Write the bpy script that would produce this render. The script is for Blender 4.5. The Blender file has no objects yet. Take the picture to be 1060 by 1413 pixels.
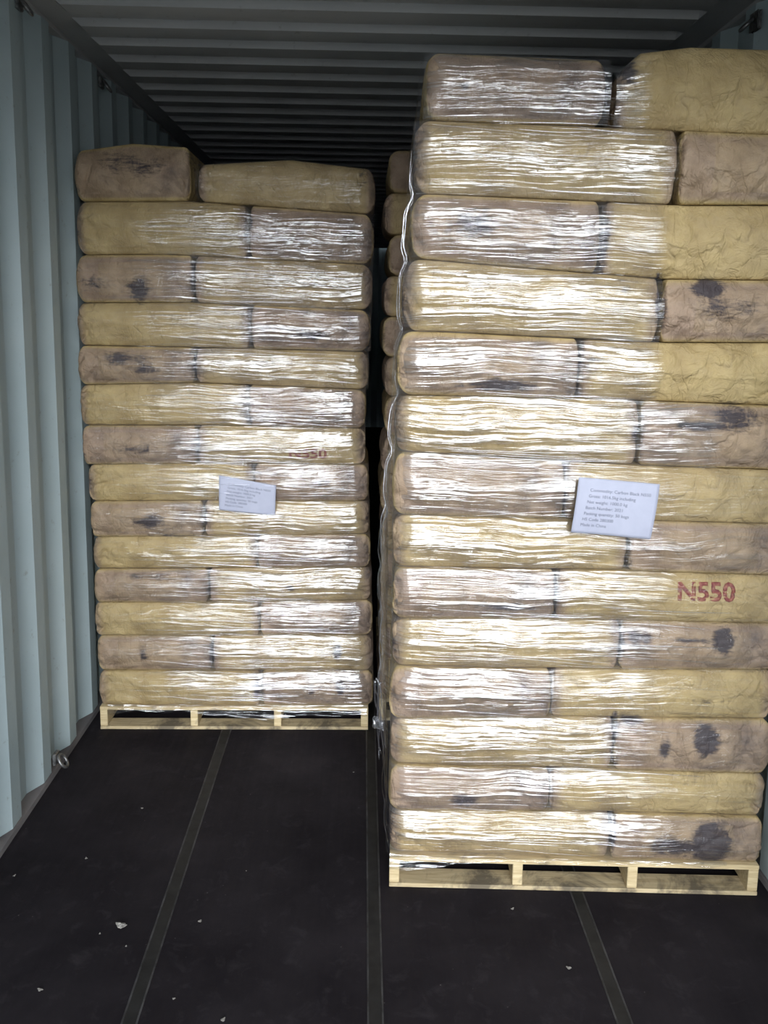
import bpy, math, random
import numpy as np
from mathutils import Matrix, Vector

random.seed(7)
rng = np.random.default_rng(11)
C = bpy.context.scene.collection
scene = bpy.context.scene

# ------------------------------------------------------------------ camera
H = 1.70
F_PX, CX, CY = 1184.68, 530.0, 608.94
P, Yw, Ro = 0.145394, 0.025016, 0.014868
cp, sp, cy_, sy_ = math.cos(P), math.sin(P), math.cos(Yw), math.sin(Yw)
fwd = Vector((sy_*cp, cy_*cp, -sp)); right = Vector((cy_, -sy_, 0)); up = right.cross(fwd)
r2 = right*math.cos(Ro) + up*math.sin(Ro); u2 = -right*math.sin(Ro) + up*math.cos(Ro)
cam_d = bpy.data.cameras.new('camera'); cam = bpy.data.objects.new('camera', cam_d); C.objects.link(cam)
cam.matrix_world = Matrix(((r2.x, u2.x, -fwd.x, 0), (r2.y, u2.y, -fwd.y, 0), (r2.z, u2.z, -fwd.z, H), (0, 0, 0, 1)))
cam_d.sensor_fit = 'VERTICAL'; cam_d.sensor_height = 36; cam_d.lens = F_PX/1413*36
cam_d.shift_y = (CY-706.5)/1413; cam_d.shift_x = 0.0
cam_d.clip_start = .02; cam_d.clip_end = 200
scene.camera = cam

# ------------------------------------------------------------------ view + sky
vs = scene.view_settings
vs.view_transform = 'Standard'; vs.look = 'None'; vs.gamma = 1; vs.use_curve_mapping = False
vs.exposure = -0.52
SKY = 1.9            # dull overcast all round
GLOW = 30.0          # the bright break in the clouds opposite the doors
w = bpy.data.worlds.new('overcast_sky'); scene.world = w; w.use_nodes = True
nt = w.node_tree; nt.nodes.clear()
wo = nt.nodes.new('ShaderNodeOutputWorld'); bg = nt.nodes.new('ShaderNodeBackground')
tc = nt.nodes.new('ShaderNodeTexCoord')
def wmath(op, a, b=None, clamp=False):
    m = nt.nodes.new('ShaderNodeMath'); m.operation = op; m.use_clamp = clamp
    for v, i in ((a, 0), (b, 1)):
        if v is None: continue
        if isinstance(v, (int, float)): m.inputs[i].default_value = v
        else: nt.links.new(v, m.inputs[i])
    return m.outputs[0]
sx = nt.nodes.new('ShaderNodeSeparateXYZ'); nt.links.new(tc.outputs['Generated'], sx.inputs[0])
az = wmath('ARCTAN2', sx.outputs['X'], wmath('MULTIPLY', sx.outputs['Y'], -1)); el = wmath('ARCSINE', sx.outputs['Z'])
GA, GE = (0.03, .24), (.32, .25)      # azimuth and elevation of the break: centre, half width (radians)
ga = wmath('POWER', wmath('ABSOLUTE', wmath('DIVIDE', wmath('SUBTRACT', az, GA[0]), GA[1])), 3.0)
ge = wmath('POWER', wmath('ABSOLUTE', wmath('DIVIDE', wmath('SUBTRACT', el, GE[0]), GE[1])), 3.0)
gl = wmath('EXPONENT', wmath('MULTIPLY', wmath('ADD', ga, ge), -1))
st = wmath('ADD', wmath('MULTIPLY', gl, GLOW), SKY)
bg.inputs[0].default_value = (.93, .965, 1.0, 1); nt.links.new(st, bg.inputs[1])
nt.links.new(bg.outputs[0], wo.inputs[0])

DOOR_Y = 1.10       # plane of the open container doors

# ------------------------------------------------------------------ helpers
def tag(o, label=None, cat=None, group=None, kind=None):
    if label: o['label'] = label
    if cat: o['category'] = cat
    if group: o['group'] = group
    if kind: o['kind'] = kind
    return o

def empty(name, loc=(0, 0, 0), rz=0):
    o = bpy.data.objects.new(name, None); C.objects.link(o); o.location = loc; o.rotation_euler = (0, 0, rz)
    o.empty_display_size = .05
    return o

def mesh_obj(name, V, Fc, mat, parent=None, smooth=False, attrs=None, uv=None, loc=None, rz=0):
    me = bpy.data.meshes.new(name)
    V = np.asarray(V, dtype=np.float64)
    me.from_pydata(V.tolist(), [], [list(map(int, f)) for f in Fc] if not isinstance(Fc, np.ndarray) else Fc.tolist())
    if attrs:
        for k, a in attrs.items():
            at = me.attributes.new(k, 'FLOAT', 'POINT'); at.data.foreach_set('value', np.asarray(a, np.float32))
    if uv is not None:
        l = me.uv_layers.new(name='UVMap'); vi = np.empty(len(me.loops), np.int32); me.loops.foreach_get('vertex_index', vi)
        l.data.foreach_set('uv', np.asarray(uv, np.float32)[vi].ravel())
    if smooth: me.polygons.foreach_set('use_smooth', [True]*len(me.polygons))
    me.update()
    o = bpy.data.objects.new(name, me); C.objects.link(o)
    if mat: me.materials.append(mat)
    if parent: o.parent = parent
    if loc is not None: o.location = loc
    if rz: o.rotation_euler = (0, 0, rz)
    return o

class MB:
    def __init__(s): s.v = []; s.f = []
    def box(s, a, b, bev=0.0):
        x0, y0, z0 = a; x1, y1, z1 = b
        if bev <= 0:
            n = len(s.v)
            s.v += [(x0, y0, z0), (x1, y0, z0), (x1, y1, z0), (x0, y1, z0), (x0, y0, z1), (x1, y0, z1), (x1, y1, z1), (x0, y1, z1)]
            s.f += [[n+i for i in q] for q in ((3, 2, 1, 0), (4, 5, 6, 7), (0, 1, 5, 4), (1, 2, 6, 5), (2, 3, 7, 6), (3, 0, 4, 7))]
            return s
        # chamfered box: 24 vertices, faces shrunk by bev
        c = [(x0+x1)/2, (y0+y1)/2, (z0+z1)/2]; h = [(x1-x0)/2, (y1-y0)/2, (z1-z0)/2]; bev = min(bev, min(h)*.9)
        idx = {}
        for sx_ in (-1, 1):
            for sy2 in (-1, 1):
                for sz in (-1, 1):
                    sg = (sx_, sy2, sz)
                    for ax in range(3):
                        p = [c[i]+sg[i]*(h[i] if i == ax else h[i]-bev) for i in range(3)]
                        idx[(sg, ax)] = len(s.v); s.v.append(tuple(p))
        for ax in range(3):
            a1, a2 = [i for i in range(3) if i != ax]
            for sgn in (-1, 1):
                q = []
                for (p1, p2) in ((-1, -1), (1, -1), (1, 1), (-1, 1)):
                    t = [0, 0, 0]; t[ax] = sgn; t[a1] = p1; t[a2] = p2; q.append(idx[(tuple(t), ax)])
                s.f.append(q)
        for ax in range(3):
            a1, a2 = [i for i in range(3) if i != ax]
            for p1 in (-1, 1):
                for p2 in (-1, 1):
                    t0 = [0, 0, 0]; t0[ax] = -1; t0[a1] = p1; t0[a2] = p2; t1 = list(t0); t1[ax] = 1
                    s.f.append([idx[(tuple(t0), a1)], idx[(tuple(t1), a1)], idx[(tuple(t1), a2)], idx[(tuple(t0), a2)]])
        for sg in {k[0] for k in idx}: s.f.append([idx[(sg, 0)], idx[(sg, 1)], idx[(sg, 2)]])
        return s
    def tube(s, pts, r, n=8, closed=False):
        pts = [Vector(p) for p in pts]; m = len(pts); base = len(s.v); last = None
        for i, p in enumerate(pts):
            d = (pts[(i+1) % m]-pts[i-1]) if closed else (pts[min(i+1, m-1)]-pts[max(i-1, 0)])
            d.normalize()
            if last is None:
                a = d.cross(Vector((0, 0, 1)))
                if a.length < .1: a = d.cross(Vector((1, 0, 0)))
            else: a = last-d*last.dot(d)
            a.normalize(); last = a; b = d.cross(a)
            rr = r[i] if isinstance(r, (list, tuple)) else r
            for k in range(n):
                t = 2*math.pi*k/n; s.v.append(tuple(p+(a*math.cos(t)+b*math.sin(t))*rr))
        for i in range(m if closed else m-1):
            for k in range(n):
                i2 = (i+1) % m
                s.f.append([base+i*n+k, base+i*n+(k+1) % n, base+i2*n+(k+1) % n, base+i2*n+k])
        if not closed:
            s.f.append([base+k for k in range(n)][::-1]); s.f.append([base+(m-1)*n+k for k in range(n)])
        return s
    def build(s, name, mat, parent=None, smooth=False, **k):
        o = mesh_obj(name, s.v, s.f, mat, parent, smooth, **k)
        return o

def fix_normals(o):
    import bmesh
    bm = bmesh.new(); bm.from_mesh(o.data); bmesh.ops.recalc_face_normals(bm, faces=bm.faces); bm.to_mesh(o.data); bm.free()
    return o

def struct(o):
    o['kind'] = 'structure'; return o

# value noise, vectorised
def _h(i, j, k, s):
    n = (i.astype(np.int64)*374761393 + j.astype(np.int64)*668265263 + k.astype(np.int64)*1274126177 + s*974711) & 0x7fffffff
    n = ((n ^ (n >> 13))*1103515245) & 0x7fffffff
    n = ((n ^ (n >> 16))*12345679) & 0x7fffffff
    return ((n ^ (n >> 15)) & 0xffff)/32767.5-1
def vnoise(x, y, z, s=0):
    x, y, z = np.broadcast_arrays(np.asarray(x, float), np.asarray(y, float), np.asarray(z, float))
    i, j, k = np.floor(x), np.floor(y), np.floor(z)
    fx, fy, fz = x-i, y-j, z-k
    fx, fy, fz = [t*t*(3-2*t) for t in (fx, fy, fz)]
    r = 0
    for a in (0, 1):
        for b in (0, 1):
            for c in (0, 1):
                r = r+_h(i+a, j+b, k+c, s)*(fx if a else 1-fx)*(fy if b else 1-fy)*(fz if c else 1-fz)
    return r
def ridged(x, y, z, s=0): return 1-2*np.abs(vnoise(x, y, z, s))

# ------------------------------------------------------------------ materials
class NT:
    def __init__(s, name):
        s.m = bpy.data.materials.new(name); s.m.use_nodes = True; s.t = s.m.node_tree; s.t.nodes.clear()
        s.out = s.t.nodes.new('ShaderNodeOutputMaterial')
    def n(s, typ, **k):
        nd = s.t.nodes.new(typ)
        for a, b in k.items():
            if a.startswith('_'): nd.inputs[a[1:].replace('_', ' ')].default_value = b
            else: setattr(nd, a, b)
        return nd
    def l(s, a, b): s.t.links.new(a, b)
    def ramp(s, src, stops):
        r = s.n('ShaderNodeValToRGB'); e = r.color_ramp.elements
        while len(e) < len(stops): e.new(.5)
        for i, (p, c) in enumerate(stops):
            e[i].position = p; e[i].color = (*c, 1) if isinstance(c, tuple) else (c, c, c, 1)
        s.l(src, r.inputs[0]); return r.outputs[0]
    def mix(s, f, a, b, mode='MIX'):
        m = s.n('ShaderNodeMix', data_type='RGBA', blend_type=mode)
        for v, inp in ((f, m.inputs[0]), (a, m.inputs[6]), (b, m.inputs[7])):
            if isinstance(v, bpy.types.NodeSocket): s.l(v, inp)
            elif isinstance(v, tuple): inp.default_value = (*v, 1)
            else: inp.default_value = v
        return m.outputs[2]
    def math(s, op, a, b=None, clamp=False):
        m = s.n('ShaderNodeMath', operation=op, use_clamp=clamp)
        for v, inp in ((a, m.inputs[0]), (b, m.inputs[1])):
            if v is None: continue
            if isinstance(v, bpy.types.NodeSocket): s.l(v, inp)
            else: inp.default_value = v
        return m.outputs[0]
    def noise(s, vec, scale, detail=4, rough=.55, dist=0.0, mapping=None, rot=None):
        if mapping is not None:
            mp = s.n('ShaderNodeMapping'); mp.inputs['Scale'].default_value = mapping
            if rot: mp.inputs['Rotation'].default_value = rot
            s.l(vec, mp.inputs[0]); vec = mp.outputs[0]
        t = s.n('ShaderNodeTexNoise'); t.inputs['Scale'].default_value = scale; t.inputs['Detail'].default_value = detail
        t.inputs['Roughness'].default_value = rough; t.inputs['Distortion'].default_value = dist
        s.l(vec, t.inputs['Vector']); return t.outputs['Fac']
    def attr(s, name):
        a = s.n('ShaderNodeAttribute', attribute_name=name); return a.outputs['Fac']
    def principled(s, **k):
        p = s.n('ShaderNodeBsdfPrincipled')
        for a, b in k.items():
            inp = p.inputs[a.replace('_', ' ')]
            if isinstance(b, bpy.types.NodeSocket): s.l(b, inp)
            elif isinstance(b, tuple): inp.default_value = (*b, 1)
            else: inp.default_value = b
        s.l(p.outputs[0], s.out.inputs[0]); return p
    def bump(s, h, dist, strength=1.0):
        b = s.n('ShaderNodeBump'); b.inputs['Distance'].default_value = dist; b.inputs['Strength'].default_value = strength
        s.l(h, b.inputs['Height']); return b.outputs[0]
    def obj(s): return s.n('ShaderNodeTexCoord').outputs['Object']
    def uv(s): return s.n('ShaderNodeTexCoord').outputs['UV']

def m_kraft():
    t = NT('kraft_paper'); o = t.obj()
    tint = t.attr('tint'); soot = t.attr('soot'); oi = t.n('ShaderNodeObjectInfo').outputs['Random']
    n1 = t.noise(o, 9, 5); n2 = t.noise(o, 45, 4); n3 = t.math('ADD', t.math('MULTIPLY', t.noise(o, 22, 6, .75, .9), .55), t.math('MULTIPLY', t.noise(o, 1, 5, .7, .6, (16, 16, 95)), .45))
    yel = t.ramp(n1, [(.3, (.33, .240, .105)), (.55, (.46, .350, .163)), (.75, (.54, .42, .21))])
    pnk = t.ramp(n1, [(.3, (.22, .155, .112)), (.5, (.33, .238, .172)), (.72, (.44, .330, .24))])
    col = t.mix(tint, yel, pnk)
    col = t.mix(t.math('MULTIPLY', t.ramp(n2, [(.35, 0.), (.75, 1.)]), .14), col, (.28, .22, .16))
    # soot dust with its own blotchy outline
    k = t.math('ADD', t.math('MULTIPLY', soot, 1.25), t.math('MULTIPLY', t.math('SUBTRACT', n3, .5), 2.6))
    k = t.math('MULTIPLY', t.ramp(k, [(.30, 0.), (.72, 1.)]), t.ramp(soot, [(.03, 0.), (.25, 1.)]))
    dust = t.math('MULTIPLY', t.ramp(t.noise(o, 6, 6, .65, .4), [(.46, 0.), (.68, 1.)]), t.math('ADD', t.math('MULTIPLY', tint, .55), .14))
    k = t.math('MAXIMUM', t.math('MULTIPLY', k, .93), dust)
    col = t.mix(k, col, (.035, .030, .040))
    b1 = t.noise(o, 16, 5, .6, .8); b2 = t.noise(o, 120, 3)
    w1 = t.noise(o, 5, 3, .5, .2); w2 = t.noise(o, 1, 3, .5, .7, (16, 9, 7), (0, .6, 0))
    c1 = t.ramp(t.math('ABSOLUTE', t.math('SUBTRACT', w1, .5)), [(0.0, 0.), (.022, 1.)])
    c2 = t.ramp(t.math('ABSOLUTE', t.math('SUBTRACT', w2, .5)), [(0.0, 0.), (.03, 1.)])
    cr = t.math('ADD', c1, t.math('MULTIPLY', c2, .6))
    bn = t.bump(t.math('ADD', t.math('ADD', t.math('MULTIPLY', b1, 1.5), t.math('MULTIPLY', cr, .20)), t.math('MULTIPLY', b2, .10)), .014, .8)
    fold = t.math('MULTIPLY', t.math('SUBTRACT', 1.0, c1), t.ramp(b1, [(.48, 0.), (.66, .30)]))
    col = t.mix(fold, col, (.13, .095, .065))
    t.principled(Base_Color=col, Roughness=.62, Normal=bn, Specular_IOR_Level=.35)
    return t.m

def m_film(name, gl=.46, haze=.08, rough=.09, strands=True):
    t = NT(name); u = t.uv(); cov = t.attr('cover')
    wob = t.n('ShaderNodeTexNoise'); wob.inputs['Scale'].default_value = 3.5; wob.inputs['Detail'].default_value = 2; t.l(u, wob.inputs['Vector'])
    vm = t.n('ShaderNodeVectorMath', operation='SCALE'); vm.inputs['Scale'].default_value = .045; t.l(wob.outputs['Color'], vm.inputs[0])
    va = t.n('ShaderNodeVectorMath', operation='ADD'); t.l(u, va.inputs[0]); t.l(vm.outputs[0], va.inputs[1]); uu = va.outputs[0]
    a = t.noise(uu, 1.0, 3, .6, 0, (3.5, 115, 1), (0, 0, .035))
    b = t.noise(uu, 1.0, 2, .5, 0, (2.0, 60, 1), (0, 0, -.05))
    c = t.noise(uu, 1.0, 3, .6, .3, (2.2, 15, 1), (0, 0, .06))
    h = t.math('ADD', t.math('ADD', t.math('MULTIPLY', a, .7), t.math('MULTIPLY', b, 1.5)), t.math('MULTIPLY', c, 3.0))
    bn = t.bump(h, .0065, 1.0)
    st = t.ramp(t.math('ADD', t.math('MULTIPLY', a, .55), t.math('MULTIPLY', b, .45)), [(.38, .14), (.50, .5), (.62, 1.)])
    d_ = t.noise(uu, 1.0, 3, .6, .4, (5, 5, 1))
    patch = t.math('MULTIPLY', t.ramp(c, [(.38, .30), (.58, 1.)]), t.ramp(d_, [(.38, .35), (.58, 1.)]))
    f = t.math('MULTIPLY', t.math('MULTIPLY', st, patch), gl)
    lw = t.n('ShaderNodeLayerWeight'); lw.inputs['Blend'].default_value = .25; t.l(bn, lw.inputs['Normal'])
    f = t.math('ADD', f, t.math('MULTIPLY', lw.outputs['Fresnel'], .35), True)
    f = t.math('MULTIPLY', f, cov, True)
    g = t.n('ShaderNodeBsdfGlossy'); g.inputs['Roughness'].default_value = rough; g.inputs['Color'].default_value = (.97, .98, 1, 1); t.l(bn, g.inputs['Normal'])
    d = t.n('ShaderNodeBsdfDiffuse'); d.inputs['Color'].default_value = (.80, .80, .90, 1); t.l(bn, d.inputs['Normal'])
    tr = t.n('ShaderNodeBsdfTransparent'); tr.inputs['Color'].default_value = (.985, .985, .99, 1)
    m1 = t.n('ShaderNodeMixShader'); t.l(t.math('MULTIPLY', t.math('MULTIPLY', st, cov), haze), m1.inputs[0]); t.l(tr.outputs[0], m1.inputs[1]); t.l(d.outputs[0], m1.inputs[2])
    m2 = t.n('ShaderNodeMixShader'); t.l(f, m2.inputs[0]); t.l(m1.outputs[0], m2.inputs[1]); t.l(g.outputs[0], m2.inputs[2])
    t.l(m2.outputs[0], t.out.inputs[0])
    return t.m

def m_strand():
    t = NT('stretch_film_strands')
    g = t.n('ShaderNodeBsdfGlossy'); g.inputs['Roughness'].default_value = .16; g.inputs['Color'].default_value = (.95, .96, 1, 1)
    tr = t.n('ShaderNodeBsdfTransparent'); tr.inputs['Color'].default_value = (.95, .95, .96, 1)
    m2 = t.n('ShaderNodeMixShader'); m2.inputs[0].default_value = .33; t.l(tr.outputs[0], m2.inputs[1]); t.l(g.outputs[0], m2.inputs[2])
    t.l(m2.outputs[0], t.out.inputs[0]); return t.m

def m_paint(name, c1, c2, rough=.45):
    t = NT(name); o = t.obj()
    n = t.noise(o, 3, 5); n2 = t.noise(o, 30, 5, .7)
    col = t.mix(t.ramp(n, [(.35, 0.), (.7, 1.)]), c1, c2)
    col = t.mix(t.math('MULTIPLY', t.ramp(n2, [(.62, 0.), (.72, 1.)]), .35), col, (.17, .14, .12))
    t.principled(Base_Color=col, Roughness=rough, Specular_IOR_Level=.25, Normal=t.bump(n2, .001, .3)); return t.m

def m_floor():
    t = NT('film_faced_plywood'); o = t.obj()
    n = t.noise(o, 2.2, 6, .6); n2 = t.noise(o, 14, 6, .7, .5); n3 = t.noise(o, 1, 5, .6, 0, (60, 3, 1))
    col = t.ramp(n, [(.35, (.013, .0112, .0138)), (.6, (.023, .020, .0235)), (.75, (.038, .033, .037))])
    col = t.mix(t.math('MULTIPLY', t.ramp(n2, [(.54, 0.), (.78, 1.)]), .5), col, (.05, .045, .05))
    sp_ = t.n('ShaderNodeTexVoronoi'); sp_.inputs['Scale'].default_value = 28; t.l(o, sp_.inputs['Vector'])
    col = t.mix(t.math('MULTIPLY', t.ramp(sp_.outputs['Distance'], [(.03, 1.), (.06, 0.)]), t.ramp(n2, [(.5, 0.), (.62, .7)])), col, (.16, .15, .15))
    rg = t.ramp(t.math('ADD', t.math('MULTIPLY', n2, .6), t.math('MULTIPLY', n3, .4)), [(.3, .5), (.7, .75)])
    t.principled(Base_Color=col, Roughness=rg, Specular_IOR_Level=.06, Normal=t.bump(t.math('ADD', n2, n3), .0015, .4)); return t.m

def m_simple(name, c1, c2, sc=20, rough=.5, metal=0.0, mapping=(1, 1, 1), bump=.001):
    t = NT(name); o = t.obj(); n = t.noise(o, sc, 5, .6, .3, mapping)
    t.principled(Base_Color=t.ramp(n, [(.35, c1), (.68, c2)]), Roughness=rough, Metallic=metal, Normal=t.bump(n, bump, .5)); return t.m

M = {}
M['kraft'] = m_kraft()
M['film'] = m_film('stretch_film_front')
M['film_side'] = m_film('stretch_film_side', gl=.40, haze=.03, rough=.12)
M['strand'] = m_strand()
M['wall'] = m_paint('container_wall_paint', (.44, .54, .57), (.50, .60, .63), .5)
M['roof'] = m_paint('container_roof_paint', (.50, .51, .52), (.58, .59, .60), .8)
M['rail'] = m_paint('container_rail_paint', (.13, .125, .13), (.26, .245, .25), .5)
M['floor'] = m_floor()
M['strip'] = m_simple('scuffed_floor_steel', (.005, .005, .0055), (.018, .0175, .018), 18, .6, .1)
M['strip_edge'] = m_simple('worn_steel_edge', (.012, .012, .013), (.070, .069, .072), 14, .6, .1)
def m_pine():
    t = NT('pine_wood'); o = t.obj(); n = t.noise(o, 9, 5, .6, .3, (1.2, 14, 14)); n2 = t.noise(o, 7, 5, .7, .5)
    col = t.ramp(n, [(.35, (.52, .40, .22)), (.68, (.72, .60, .37))])
    col = t.mix(t.math('MULTIPLY', t.ramp(n2, [(.56, 0.), (.68, 1.)]), .6), col, (.10, .085, .07))
    t.principled(Base_Color=col, Roughness=.7, Normal=t.bump(n, .0015, .5)); return t.m
M['pine'] = m_pine()
def m_pine_sooty():
    t = NT('sooty_pine_wood'); o = t.obj()
    n = t.noise(o, 9, 5, .6, .3, (1.2, 14, 14)); n2 = t.noise(o, 6, 5, .7, .5)
    col = t.ramp(n, [(.35, (.50, .39, .22)), (.68, (.68, .56, .35))])
    dust = t.ramp(n2, [(.46, .12), (.60, .80)])      # blotches of carbon dust
    col = t.mix(dust, col, (.07, .06, .05))
    t.principled(Base_Color=col, Roughness=.75, Normal=t.bump(n, .0015, .5)); return t.m
M['pine_sooty'] = m_pine_sooty()
M['steel'] = m_simple('galvanised_steel', (.16, .16, .165), (.40, .40, .40), 60, .4, .8)
M['paper'] = m_simple('white_paper', (.40, .42, .53), (.45, .47, .58), 12, .6, 0, (1, 1, 1), .002)
M['ink'] = m_simple('grey_printing_ink', (.10, .11, .15), (.17, .18, .24), 30, .7)
M['scrap'] = m_simple('dusty_paper_scrap', (.16, .15, .14), (.42, .40, .37), 60, .8)
M['concrete'] = m_simple('dock_concrete', (.38, .38, .37), (.46, .46, .45), 4, .9)
M['added_slab'] = m_simple('added_dark_slab', (.02, .02, .02), (.04, .04, .038), 6, .9)  # for the made-up slab outside, dark so little light bounces inside
def m_stencil():
    t = NT('stencil_ink'); o = t.obj(); n = t.noise(o, 95, 4, .6)
    t.principled(Base_Color=t.ramp(n, [(.42, (.17, .025, .025)), (.62, (.30, .11, .07))]), Roughness=.7); return t.m
M['stencil'] = m_stencil()

# ------------------------------------------------------------------ container shell
WL, WR = -1.121, 1.236      # inner crests of the side wall corrugation
Y0, Y1 = DOOR_Y, DOOR_Y+12.0
ZC = 2.715                  # roof margin
def corrugated(name, x_in, depth, ridge0, pitch, z0, z1, mat):
    prof = []
    k0 = math.floor((Y0-ridge0)/pitch)-1; y = ridge0+k0*pitch
    while y < Y1+pitch:
        prof += [(y-.068, x_in+depth), (y, x_in), (y+.072, x_in), (y+.140, x_in+depth)]
        y += pitch
    prof = [(min(max(a, Y0), Y1), b) for a, b in prof]
    q = [prof[0]]
    for p in prof[1:]:
        if p[0] > q[-1][0]+1e-5: q.append(p)
    V = []; Fc = []
    t = .002 if depth > 0 else -.002
    for (yy, xx) in q:
        V += [(xx, yy, z0), (xx, yy, z1), (xx+t*10, yy, z1), (xx+t*10, yy, z0)]
    for i in range(len(q)-1):
        a, b = i*4, i*4+4
        for k in range(4):
            Fc.append([a+k, a+(k+1) % 4, b+(k+1) % 4, b+k])
    n = (len(q)-1)*4
    Fc += [[0, 1, 2, 3], [n+3, n+2, n+1, n]]
    return struct(fix_normals(mesh_obj(name, V, Fc, mat)))
corrugated('wall_left', WL, -.036, 2.877, .2755, .034, 2.70, M['wall'])
corrugated('wall_right', WR, .036, 2.877, .2755, .034, 2.70, M['wall'])
# back wall, corrugated too
mb = MB(); x = WL-.06
V = []; Fc = []
xs = []
while x < WR+.06:
    for a, b in ((0, 0), (.09, 0), (.13, .04), (.22, .04), (.26, 0)):
        if x+a < WR+.06: xs.append((x+a, b))
    x += .26
xs.append((WR+.06, 0))
q = [xs[0]]
for p in xs[1:]:
    if p[0] > q[-1][0]+1e-4: q.append(p)
for (a, b) in q: V += [(a, Y1+b, -.16), (a, Y1+b, 2.77), (a, Y1+b+.03, 2.77), (a, Y1+b+.03, -.16)]
for i in range(len(q)-1):
    for k in range(4): Fc.append([i*4+k, i*4+(k+1) % 4, i*4+4+(k+1) % 4, i*4+4+k])
struct(fix_normals(mesh_obj('wall_back', V, Fc, M['wall'])))
# roof: transverse corrugation between two flat margins
def roof():
    xa, xb, xc, xd = WL-.04, -1.005, 1.10, WR+.04
    prof = []; y = 2.993-.2135*9
    while y < Y1:
        # panel runs from crest (low) to trough (high); faces toward the door catch the light
        prof += [(y, 2.715), (y+.012, 2.690), (y+.10, 2.690), (y+.13, 2.715)]
        y += .2135
    prof = [p for p in prof if Y0 <= p[0] <= Y1]
    prof = [(Y0, 2.715)]+prof+[(Y1, 2.715)]
    V = []; Fc = []
    for (yy, zz) in prof:
        V += [(xa, yy, ZC), (xb-.03, yy, ZC), (xb, yy, zz), (xc, yy, zz), (xc+.03, yy, ZC), (xd, yy, ZC), (xd, yy, ZC+.03), (xa, yy, ZC+.03)]
    n = 8
    for i in range(len(prof)-1):
        for k in range(n): Fc.append([i*n+k, i*n+(k+1) % n, (i+1)*n+(k+1) % n, (i+1)*n+k])
    Fc += [list(range(8)), [(len(prof)-1)*n+k for k in range(8)][::-1]]
    return struct(fix_normals(mesh_obj('ceiling', V, Fc, M['roof'])))
roof()
struct(MB().box((WL-.06, Y0, -.16), (WR+.06, Y1-.001, 0)).build('floor', M['floor']))
# side rails
for nm, xo, s in (('baseboard_left', WL, -1), ('baseboard_right', WR, 1)):
    prof = [(xo, 0), (xo+s*.004, .014), (xo+s*.040, .036), (xo+s*.07, .036), (xo+s*.07, -.16), (xo+s*.0605, -.16), (xo+s*.0605, 0)]
    V = [(a, Y0, b) for a, b in prof]+[(a, Y1, b) for a, b in prof]; n = len(prof)
    Fc = [[i, (i+1) % n, n+(i+1) % n, n+i] for i in range(n)]+[list(range(n)), list(range(n, 2*n))[::-1]]
    struct(fix_normals(mesh_obj(nm, V, Fc, M['rail'])))
struct(MB().box((WL-.07, Y0, 2.70), (WL-.005, Y1, 2.77), .004).build('trim_1', M['roof']))
struct(MB().box((WR+.005, Y0, 2.70), (WR+.07, Y1, 2.77), .004).build('trim_2', M['roof']))
# door frame of the container: header, two posts, sill
struct(MB().box((WL-.07, Y0-.10, 2.60), (WR+.07, Y0, 2.80), .006).build('trim_3', M['wall']))
struct(MB().box((WL-.09, Y0-.10, 0.001), (WL+.0, Y0, 2.60), .006).build('trim_4', M['wall']))
struct(MB().box((WR-.0, Y0-.10, 0.001), (WR+.09, Y0, 2.60), .006).build('trim_5', M['wall']))
struct(MB().box((WL-.09, Y0-.10, -.16), (WR+.09, Y0-.001, 0.0), .006).build('trim_6', M['strip']))
# dock apron outside, its near part an added dark slab
struct(MB().box((-30, -60, -.22), (30, -3.2, -.02)).build('ground', M['concrete']))
struct(MB().box((-30, -3.199, -.22), (30, Y0-.11, -.021)).build('ramp', M['added_slab']))  # unseen, added to cut light bounced onto the roof flats
# omega strips between the plywood sheets
for i, sx0 in enumerate((-.548, .047, .655)):
    e = struct(MB().box((sx0-.016, Y0, 0.0002), (sx0+.016, 9.0, .0012)).build('trim_%d' % (7+i), M['strip']))
    for k in (-1, 1):
        b = MB().box((sx0+k*.018-.0025, Y0, 0.0002), (sx0+k*.018+.0025, 9.0, .0022), .0006).build('edge_bead', M['strip_edge'], e)
# lashing rings
def lashing_ring(loc, s, label, tilt):
    e = empty('lashing_ring', loc); tag(e, label, 'lashing ring', 'lashing rings of the container')
    mb = MB().box((-s*.002, -.022, -.022), (s*.012, .022, .022), .003); fix_normals(mb.build('bracket', M['steel'], e))
    pts = []
    for i in range(20):
        a = 2*math.pi*i/20
        px, pz = .022*math.cos(a), .024*math.sin(a)*1.15-.016
        pts.append((s*(.014+.012*math.sin(tilt)-pz*math.sin(tilt)*.8), px, pz*math.cos(tilt)))
    MB().tube(pts, .0058, 8, True).build('ring', M['steel'], e, True)
lashing_ring((WL, 2.985, .072), 1, 'galvanised lashing ring low on the left wall, just above the floor', .7)
lashing_ring((WL, 2.947, 2.672), 1, 'lashing ring at the very top left corner of the picture', .7)
lashing_ring((WL, 3.816, 2.650), 1, 'small lashing ring high on the left wall above the left stack', .7)
lashing_ring((WR, 2.86, 2.640), -1, 'lashing ring under the roof at the right, above the right stack', .9)

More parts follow.
